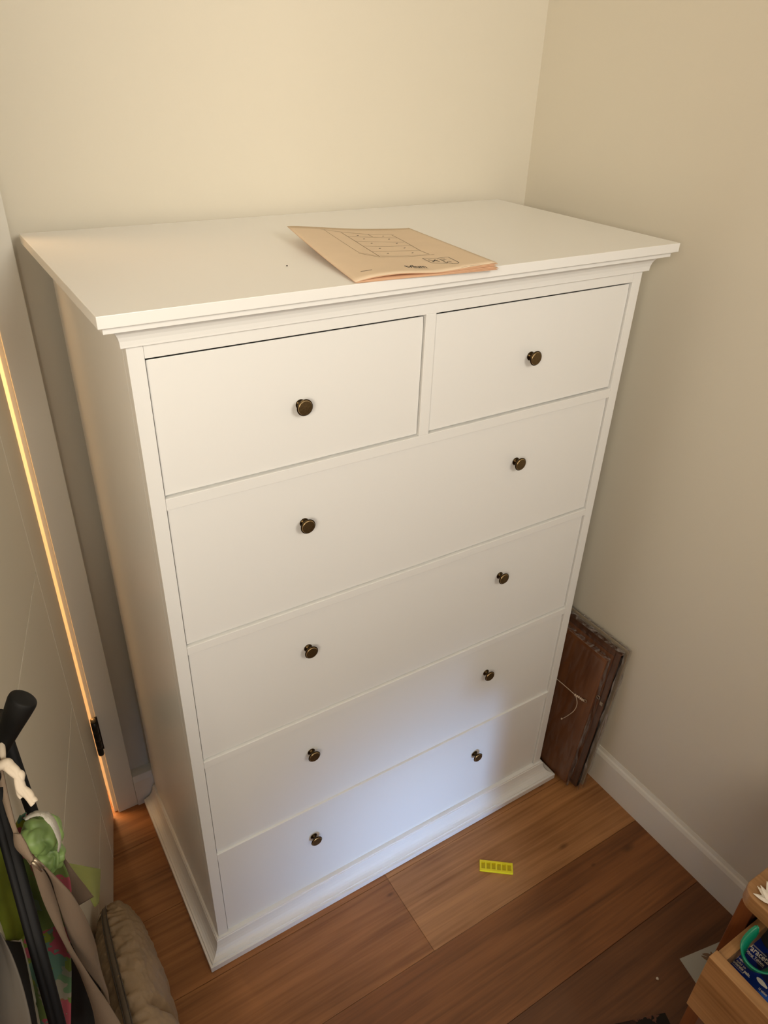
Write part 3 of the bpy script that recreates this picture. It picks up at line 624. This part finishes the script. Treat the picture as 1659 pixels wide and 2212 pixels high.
bm = bmesh.new(); a, b = ct((0.5619,-0.6426,0.5200), 0.0003), ct((0.5629,-0.6624,0.5200), 0.0003); n_ = (b - a).normalized(); n_ = Vector((-n_.y, n_.x, 0)) * 0.0011
bm.faces.new([bm.verts.new(CT @ q) for q in (a + n_, b + n_, b - n_, a - n_)]); link('label_band', bm, M['grey_print'], carton)
bm = bmesh.new(); dc = ct((0.5279,-0.6785,0.5200), 0.0004)
bm.faces.new([bm.verts.new(CT @ (dc + Vector((x, y, 0)))) for x, y in [(0.0070 * math.cos(q * math.pi / 8) * (1.3 if math.cos(q * math.pi / 8) > 0.9 else 1), 0.0034 * math.sin(q * math.pi / 8)) for q in range(16)]])
link('tablet_mark', bm, M['white_print'], carton)
# green curved plastic band lying on the carton
bm = bmesh.new()
bp = [(0.5407,-0.6447,0.5800), (0.5325,-0.6431,0.5720), (0.5252,-0.6432,0.5620), (0.5206,-0.6456,0.5520), (0.5193,-0.6506,0.5430), (0.5198,-0.6584,0.5380), (0.5232,-0.6674,0.5360), (0.5295,-0.6746,0.5360), (0.5399,-0.6786,0.5360), (0.5526,-0.6804,0.5380), (0.5645,-0.6753,0.5400)]
P = catmull(bp, 8); rings = []
for i, p in enumerate(P):
    d_ = (P[min(i + 1, len(P) - 1)] - P[max(i - 1, 0)]).normalized(); s_ = d_.cross(Vector((0, 0, 1))).normalized(); t = i / (len(P) - 1)
    hw = 0.0022 + 0.0004 * math.sin(t * 6); hh = 0.0085 + 0.004 * t if t > 0.03 else 0.0060
    up = (Vector((0, 0, 1)) + s_ * (0.25 + 0.5 * t)).normalized()
    rings.append([bm.verts.new(p + s_ * a * hw + up * b * hh) for a, b in ((-1, -.85), (-.5, -1), (.5, -1), (1, -.85), (1, .85), (.5, 1), (-.5, 1), (-1, .85))])
for a, b in zip(rings, rings[1:]):
    for q in range(8): bm.faces.new((a[q], a[(q + 1) % 8], b[(q + 1) % 8], b[q]))
bm.faces.new(rings[0][::-1]); bm.faces.new(rings[-1])
bmesh.ops.recalc_face_normals(bm, faces=bm.faces)
tag(link('curved_band', bm, M['teal'], smooth=True), 'curved teal green plastic band on the blue carton in the drawer', 'band')
bm = bmesh.new(); bmesh.ops.create_icosphere(bm, subdivisions=4, radius=1.0)
pc = Vector((0.5883,-0.6482,0.5250))
for v in bm.verts:
    n_ = noise.noise(v.co * 2.3) * 0.18 + noise.noise(v.co * 7) * 0.05
    v.co = Vector((v.co.x * 0.045, v.co.y * 0.045, v.co.z * 0.022)) * (1 + n_) + pc + Vector((0.032, -0.02, 0.0))
tag(link('black_lump', bm, M['black_soft'], smooth=True), 'soft black pouch at the back of the open nightstand drawer', 'lump')  # black lump filling the dark area at the drawer's back
# white spiky paper star on the nightstand
st = thing('paper_star', (0.5741,-0.6364,0.6000), 'white spiky paper star lying on the oak nightstand top', 'ornament')
sc_ = Vector((0.5709,-0.6372,0.6040))
tips = [(0.5627,-0.6155,0.6015), (0.5761,-0.6122,0.6025), (0.5747,-0.6155,0.6100), (0.5910,-0.6155,0.6060)]
for a in (-45, -10, 25, 60): tips.append((sc_.x + 0.036 * math.cos(math.radians(a - 60)), sc_.y + 0.036 * math.sin(math.radians(a - 60)), 0.6025))
for tp in tips:
    tp = Vector(tp); dv = (tp - sc_); n_ = Vector((-dv.y, dv.x, 0)).normalized(); bm = bmesh.new()
    A, B, Cc = [], [], []
    for t, wd in ((0, 0.0030), (0.3, 0.0048), (0.6, 0.0036), (0.85, 0.0016), (1, 0.0002)):
        q = sc_ + dv * t; A.append(bm.verts.new(q + n_ * wd - Vector((0, 0, 0.0005)))); B.append(bm.verts.new(q + Vector((0, 0, 0.0016 * (1 - t))))); Cc.append(bm.verts.new(q - n_ * wd - Vector((0, 0, 0.0005))))
    for i in range(4): bm.faces.new((A[i], A[i + 1], B[i + 1], B[i])); bm.faces.new((B[i], B[i + 1], Cc[i + 1], Cc[i]))
    link('petal', bm, M['white_paper'], st, solid=0.0004)

# ------------------------------------------------------------------ slanting black stand with everything hung on it
stand = thing('clothes_stand', (-0.30, -0.40, 0), 'slim black clothes stand with slanting legs and a flared rubber arm by the grooved door', 'clothes stand')
p0 = Vector((-0.2228,-0.1360,0.8850)); foot = Vector((p0.x, p0.y, 0.012))
bm = bmesh.new(); tube(bm, [foot, Vector((p0.x, p0.y, 0.5)), p0 + Vector((0, 0, 0.035))], 0.0068, 20); link('pole', bm, M['pole'], stand, smooth=True)
l0 = Vector((-0.2380,-0.2539,0.9398)); l1 = Vector((-0.2518,-0.3313,0.6498)); dr = l1 - l0; ft1 = l0 + dr * (l0.z / (l0.z - l1.z)); ft1.z = 0.012
bm = bmesh.new(); tube(bm, [l0, (l0 + ft1) / 2, ft1], 0.0088, 24, flat=0.7); link('leg', bm, M['pole'], stand, smooth=True)
bm = bmesh.new(); o_ = Vector((-0.0035, -0.002, 0.0085)); tube(bm, [l0 + o_, (l0 + ft1) / 2 + o_, ft1 + o_], 0.0042, 16); link('rib', bm, M['pole'], stand, smooth=True)
ft2 = Vector((-0.74, -0.50, 0.012)); ft3 = Vector((-0.62, -1.02, 0.012))
for f_ in (ft2, ft3):
    bm = bmesh.new(); tube(bm, [l0 + Vector((-0.012, 0.0, -0.01)), (l0 + f_) * 0.5, f_], 0.0085, 16); link('leg', bm, M['pole'], stand, smooth=True)
bm = bmesh.new(); tube(bm, [l0 + Vector((0, 0, 0.012)), p0 + Vector((0, 0, 0.03))], 0.008, 16); link('collar', bm, M['rubber'], stand, smooth=True)
for f_ in (foot, ft1, ft2, ft3):
    bm = bmesh.new(); lathe(bm, [(0.011, 0.0), (0.012, 0.006), (0.009, 0.022)], Matrix.Translation((f_.x, f_.y, 0.0)), 16); link('rubber_foot', bm, M['rubber'], stand, smooth=True)
bm = bmesh.new(); a0 = Vector((-0.2349,-0.2250,0.9400)); a1 = Vector((-0.2104,-0.2252,0.9844)); a2 = Vector((-0.1929,-0.2254,1.0092))
arm = [a0 + (a2 - a0) * t for t in (0, .2, .4, .6, .8, .93, .98, 1.0)]
rr = [0.0078, 0.0082, 0.0094, 0.0112, 0.0132, 0.0142, 0.0136, 0.0095]
tube(bm, arm, lambda t: rr[min(7, int(round(t * 7)))], 28, flat=0.82); link('arm', bm, M['rubber'], stand, smooth=True, bevel=0.001)

# cream knotted tassel
bm = bmesh.new()
tube(bm, catmull([(-0.2227,-0.2301,0.9668), (-0.2243,-0.2396,0.9619), (-0.2272,-0.2477,0.9578)], 6), 0.0031, 12)
tube(bm, catmull([(-0.2298,-0.2509,0.9607), (-0.2254,-0.2567,0.9662), (-0.2213,-0.2582,0.9677), (-0.2200,-0.2593,0.9636)], 6), 0.0045, 12)
tw = catmull([(-0.2232,-0.2552,0.9645), (-0.2192,-0.2632,0.9628), (-0.2152,-0.2684,0.9593), (-0.2156,-0.2718,0.9542), (-0.2163,-0.2757,0.9484), (-0.2132,-0.2807,0.9442), (-0.2107,-0.2850,0.9406), (-0.2102,-0.2876,0.9374)], 8)
for ph in range(3):
    Q = []
    for i, p in enumerate(tw):
        t = i / (len(tw) - 1); a = ph * 2.094 + t * 6.5
        Q.append(p + Vector((math.cos(a) * 0.6, math.sin(a) * 0.5, math.sin(a) * 0.6)) * 0.0030 * (1.15 - 0.35 * t))
    tube(bm, Q, lambda t: 0.0036 - 0.0008 * t, 10)
tube(bm, catmull([(-0.2184,-0.2723,0.9473), (-0.2194,-0.2741,0.9401), (-0.2185,-0.2770,0.9369)], 5), lambda t: 0.003 - 0.001 * t, 8)
tag(link('knotted_tie', bm, M['cream_cloth'], smooth=True), 'twisted cream cloth tie knotted on the black stand above the green scrunchie', 'cloth tie')

# green scrunchie with a lace edge
def blob(centre, rx, ry, rz, amp, fr, seed, sub=5):
    bm = bmesh.new(); bmesh.ops.create_icosphere(bm, subdivisions=sub, radius=1.0)
    for v in bm.verts:
        c = v.co.copy(); sh = Vector((seed, seed * 2, 0))
        fold = abs(math.sin((c.x * 1.0 + c.y * 0.7 - c.z * 0.5) * fr + 2.2 * noise.noise(c * 1.3 + sh))) - 0.5
        k_ = 1 + amp * fold + amp * 0.6 * noise.noise(c * 1.8 + sh)
        v.co = Vector((c.x * rx, c.y * ry, c.z * rz)) * k_ + Vector(centre)
    return bm
gs = thing('scrunchie', (-0.2131,-0.2771,0.8729), 'crumpled green satin scrunchie with a white lace edge hanging on the stand', 'hair scrunchie')
bm = blob((-0.2134,-0.2631,0.8630), 0.0185, 0.020, 0.0165, 0.24, 3.4, 3); link('fabric', bm, M['green_cloth'], gs, smooth=True)
bm = blob((-0.2125,-0.2730,0.8370), 0.0135, 0.015, 0.0135, 0.26, 3.8, 8); link('fabric', bm, M['green_cloth'], gs, smooth=True)
L_ = [(-0.2240,-0.2645,0.8957), (-0.2155,-0.2694,0.9041), (-0.2074,-0.2741,0.9068), (-0.2011,-0.2784,0.9046), (-0.1975,-0.2841,0.8962), (-0.1972,-0.2871,0.8809), (-0.1990,-0.2892,0.8688), (-0.2038,-0.2889,0.8572)]
R_ = [(-0.2221,-0.2720,0.9005), (-0.2145,-0.2782,0.9082), (-0.2076,-0.2837,0.9106), (-0.2051,-0.2883,0.9066), (-0.2021,-0.2922,0.9001), (-0.2011,-0.2929,0.8867), (-0.2012,-0.2922,0.8742), (-0.2040,-0.2906,0.8625)]
bm = bmesh.new(); ribbon(bm, L_, R_, 8)
for v in bm.verts: v.co += Vector((0, 0, 1)) * 0.0012 * noise.noise(v.co * 400)
link('lace_edge', bm, M['lace'], gs, smooth=True, solid=0.0008)

# hanging patterned dress, lime cloth, grey cloth
def cloth(name, quad, m, amp, fr, label, cat, nu=26, nv=60, seed=0.0, sol=0.0012):
    """quad: rows of left / right edge points, top to bottom"""
    Lp = catmull([q[0] for q in quad], 6); Rp = catmull([q[1] for q in quad], 6); n = len(Lp) - 1
    bm = bmesh.new()
    nrm = (Vector(quad[0][1]) - Vector(quad[0][0])).cross(Vector(quad[-1][0]) - Vector(quad[0][0])).normalized()
    if nrm.dot(Vector(cam.location) - Vector(quad[0][0])) < 0: nrm = -nrm
    def f(u, v):
        i = v * n; a = int(min(i, n - 1)); t = i - a
        l = Lp[a].lerp(Lp[a + 1], t); r = Rp[a].lerp(Rp[a + 1], t); p = l.lerp(r, u)
        return p + nrm * amp * (math.sin(u * fr + seed + v * 1.2) + 0.4 * noise.noise(Vector((u * 4, v * 6, seed)))) * min(1, 4 * u + 0.1, 4 * (1 - u) + 0.1)
    grid(bm, f, nu, nv)
    return tag(link(name, bm, m, None, smooth=True, solid=sol), label, cat)
cloth('floral_dress', [((-0.2308,-0.1921,0.8203), (-0.2216,-0.1984,0.8198)), ((-0.2488,-0.1996,0.7941), (-0.2096,-0.2246,0.7947)), ((-0.2632,-0.2017,0.7403), (-0.2037,-0.2403,0.7403)), ((-0.2764,-0.2123,0.6759), (-0.2179,-0.2486,0.6780)), ((-0.2879,-0.2255,0.6094), (-0.2307,-0.2610,0.6115)), ((-0.3015,-0.2431,0.5351), (-0.2482,-0.2762,0.5370)), ((-0.3164,-0.2637,0.4555), (-0.2672,-0.2943,0.4573))], M['floral'], 0.004, 11, 'green sleeveless dress with pink and yellow floral print hanging behind the black stand pole', 'dress', seed=1.0)
cloth('lime_scarf', [((-0.2707,-0.1973,0.8544), (-0.2467,-0.2211,0.8431)), ((-0.2823,-0.2131,0.8129), (-0.2520,-0.2320,0.8140)), ((-0.2968,-0.2237,0.7568), (-0.2550,-0.2497,0.7584)), ((-0.3059,-0.2298,0.7214), (-0.2583,-0.2609,0.7210)), ((-0.3105,-0.2329,0.7034), (-0.2669,-0.2576,0.7084))], M['lime'], 0.005, 8, 'bunched lime green scarf left of the black stand pole', 'scarf', seed=2.0)
cloth('grey_jacket', [((-0.2932,-0.2909,0.8212), (-0.2693,-0.3134,0.8116)), ((-0.3010,-0.3051,0.7948), (-0.2654,-0.3300,0.7924)), ((-0.3089,-0.3193,0.7685), (-0.2644,-0.3483,0.7682)), ((-0.3181,-0.3359,0.7376), (-0.2663,-0.3681,0.7395)), ((-0.3301,-0.3470,0.6926), (-0.2730,-0.3825,0.6947))], M['grey_cloth'], 0.003, 5, 'plain grey cloth hanging at the lower left of the black stand', 'jacket', seed=0.4)
cloth('dark_filler_right', [((-0.2278,-0.2008,0.5817), (-0.2184,-0.2102,0.5772)), ((-0.2378,-0.2135,0.5364), (-0.2172,-0.2201,0.5265)), ((-0.2560,-0.2312,0.4578), (-0.2224,-0.2464,0.4477)), ((-0.2760,-0.2519,0.3736), (-0.2365,-0.2712,0.3631))], M['black_soft'], 0.002, 6, 'black sheet added to darken the gap between the floral dress and the beige bag', 'filler', seed=0.7)  # black sheet added to darken the gap beside the bag
cloth('dark_filler_left', [((-0.2897,-0.2858,0.7815), (-0.2661,-0.2558,0.7020)), ((-0.2955,-0.3002,0.7643), (-0.2667,-0.2694,0.6828)), ((-0.3090,-0.3347,0.7244), (-0.2734,-0.3064,0.6264)), ((-0.3187,-0.3541,0.6931), (-0.2804,-0.3294,0.5887))], M['black_soft'], 0.002, 6, 'black sheet added to darken the strip behind the grey cloth, left of the black stand', 'coat', seed=0.2)  # black sheet added to darken the strip left of the stand
tr = thing('sheer_cloth', (-0.1895,-0.1711,0.6371), 'sheer yellow green cloth corner showing behind the bag strap in front of the door', 'cloth')
bm = bmesh.new(); ribbon(bm, [(-0.2031,-0.1497,0.6544), (-0.1973,-0.1524,0.6176), (-0.1889,-0.1597,0.5577)], [(-0.1691,-0.1122,0.5637), (-0.1741,-0.1133,0.5387), (-0.1827,-0.1192,0.5038)], 8)
link('fabric', bm, M['sheer'], tr, smooth=True, solid=0.0006)

# shoulder bag with webbing straps
bag = thing('shoulder_bag', (-0.175, -0.14, 0.02), 'beige puffy shoulder bag with a brown zip and taupe webbing straps below the black stand', 'shoulder bag')
BC = Vector((-0.1710, -0.150, 0.165)); ax = Vector((-0.03, -1.0, 0)).normalized(); bx = Vector((1.0, -0.03, 0)).normalized()
def bag_pt(th, ph, k_=1.0):
    """th along the bag's length, ph round its section"""
    ce, se = math.cos(th), math.sin(th)
    sg = lambda v, e: math.copysign(abs(v) ** e, v)
    l = 0.205 * sg(se, 0.85); rad = max(0.0, ce) ** 0.62
    x = 0.049 * (1 + 0.10 * max(0, min(1, (l - 0.03) / 0.05))) * rad * sg(math.sin(ph), 0.85); z = 0.150 * rad * sg(math.cos(ph), 0.8)
    p = BC + ax * l + bx * x + Vector((0, 0, z))
    n_ = (bx * x / 0.056 ** 2 + Vector((0, 0, z / 0.15 ** 2)) + ax * l / 0.205 ** 2 * 0.6)
    if n_.length > 0: n_.normalize()
    seam = math.exp(-((ph + 0.34) / 0.10) ** 2)
    w_ = 0.0060 * abs(noise.noise(Vector((l * 26, ph * 1.8, 1)))) + 0.0045 * noise.noise(Vector((l * 110, ph * 2.6, 4))) * (0.35 + 1.3 * math.exp(-((ph + 0.34) / 0.40) ** 2)) + 0.0020 * noise.noise(Vector((l * 150, ph * 9, 9)))
    fold = -0.016 * math.exp(-((l - 0.040 - 0.016 * (ph - 1.0)) / 0.0075) ** 2) * max(0, min(1, (ph - 0.1) / 0.5)) + 0.006 * max(0, min(1, (l - 0.045) / 0.03)) * max(0, min(1, ph))
    return p + n_ * ((w_ + fold) * k_ - 0.004 * seam)
bm = bmesh.new(); grid(bm, lambda u, v: bag_pt(-math.pi / 2 + math.pi * (0.001 + 0.998 * v), -math.pi + 2 * math.pi * u), 200, 190)
bmesh.ops.remove_doubles(bm, verts=bm.verts, dist=2e-5); bmesh.ops.recalc_face_normals(bm, faces=bm.faces)
link('body', bm, M['bag'], bag, smooth=True)
def zipline(off, h): return [bag_pt(th, -0.34 + off, 0.0) + Vector((0, 0, h)) for th in [math.radians(q) for q in range(-58, 40, 3)]]
bm = bmesh.new(); ribbon(bm, zipline(-0.13, 0.0075), zipline(0.13, 0.0075), 2); link('zip', bm, M['zip'], bag, smooth=True, solid=0.0008)
bm = bmesh.new(); tube(bm, zipline(0.0, 0.0092), 0.0015, 6); tube(bm, zipline(0.11, 0.0084), 0.0009, 6); tube(bm, zipline(-0.11, 0.0084), 0.0009, 6); link('zip_teeth', bm, M['zip_dark'], bag, smooth=True)
zp = zipline(0, 0.008)[1]
bm = bmesh.new(); tube(bm, [zp, zp + Vector((-0.010, -0.006, -0.001)), zp + Vector((-0.016, -0.012, -0.004))], 0.0016, 8); link('zip_pull', bm, M['zip_pull'], bag, smooth=True)
def strap(l, r, m='tan_strap', name='strap', sol=0.0018):
    bm = bmesh.new(); ribbon(bm, l, r, 10); return link(name, bm, M[m], bag, smooth=True, solid=sol)
# strap coming down from the arm to the slider
strap([(-0.2286,-0.2369,0.9713), (-0.2336,-0.2566,0.9399), (-0.2345,-0.2744,0.9149), (-0.2321,-0.2961,0.8969), (-0.2274,-0.3091,0.8832)], [(-0.2262,-0.2451,0.9622), (-0.2292,-0.2648,0.9327), (-0.2300,-0.2825,0.9078), (-0.2260,-0.2994,0.8978), (-0.2227,-0.3094,0.8870)])
strap([(-0.2330,-0.2898,0.9105), (-0.2349,-0.2960,0.9003), (-0.2304,-0.3046,0.8925), (-0.2250,-0.3127,0.8861)], [(-0.2279,-0.2949,0.9118), (-0.2257,-0.3015,0.9046), (-0.2246,-0.3075,0.8974), (-0.2228,-0.3140,0.8903)], name='strap_loop')
# lower straps: from the slider down to the bag
strap([(-0.2267,-0.3034,0.8822), (-0.2289,-0.2981,0.8301), (-0.2291,-0.2925,0.7802), (-0.2253,-0.2898,0.7109), (-0.2210,-0.2856,0.6439), (-0.2210,-0.2880,0.5641), (-0.2252,-0.2910,0.5181)], [(-0.2217,-0.3070,0.8816), (-0.2183,-0.2977,0.8401), (-0.2186,-0.2912,0.7914), (-0.2204,-0.2891,0.7161), (-0.2136,-0.2918,0.6420), (-0.2040,-0.2935,0.5717), (-0.1973,-0.3031,0.5262)])
strap([(-0.2242,-0.2956,0.8759), (-0.2180,-0.2928,0.8278), (-0.2185,-0.2889,0.7754), (-0.2197,-0.2824,0.7067), (-0.2158,-0.2777,0.6401), (-0.2054,-0.2781,0.5723), (-0.2036,-0.2778,0.5362)], [(-0.2187,-0.3040,0.8693), (-0.2054,-0.3004,0.8096), (-0.2008,-0.2932,0.7661), (-0.1980,-0.2848,0.7228), (-0.1978,-0.2726,0.6631), (-0.2012,-0.2636,0.5959), (-0.2015,-0.2693,0.5497)])
# rear strap climbing behind the scrunchie
strap([(-0.2042,-0.2336,0.7873), (-0.2055,-0.2065,0.7085), (-0.2088,-0.1887,0.6533), (-0.2053,-0.1778,0.6044)], [(-0.2020,-0.2368,0.7848), (-0.2002,-0.2037,0.7169), (-0.1935,-0.1843,0.6538), (-0.1865,-0.1724,0.5998)])
bm = bmesh.new()
sl = [Vector((-0.2228,-0.3138,0.8943)), Vector((-0.2180,-0.3145,0.8785))]
tube(bm, [sl[0], sl[1]], 0.0013, 8); tube(bm, [Vector((-0.2249,-0.3141,0.8921)), Vector((-0.2202,-0.3150,0.8759))], 0.0013, 8)
link('slider', bm, M['zip_pull'], bag, smooth=True)
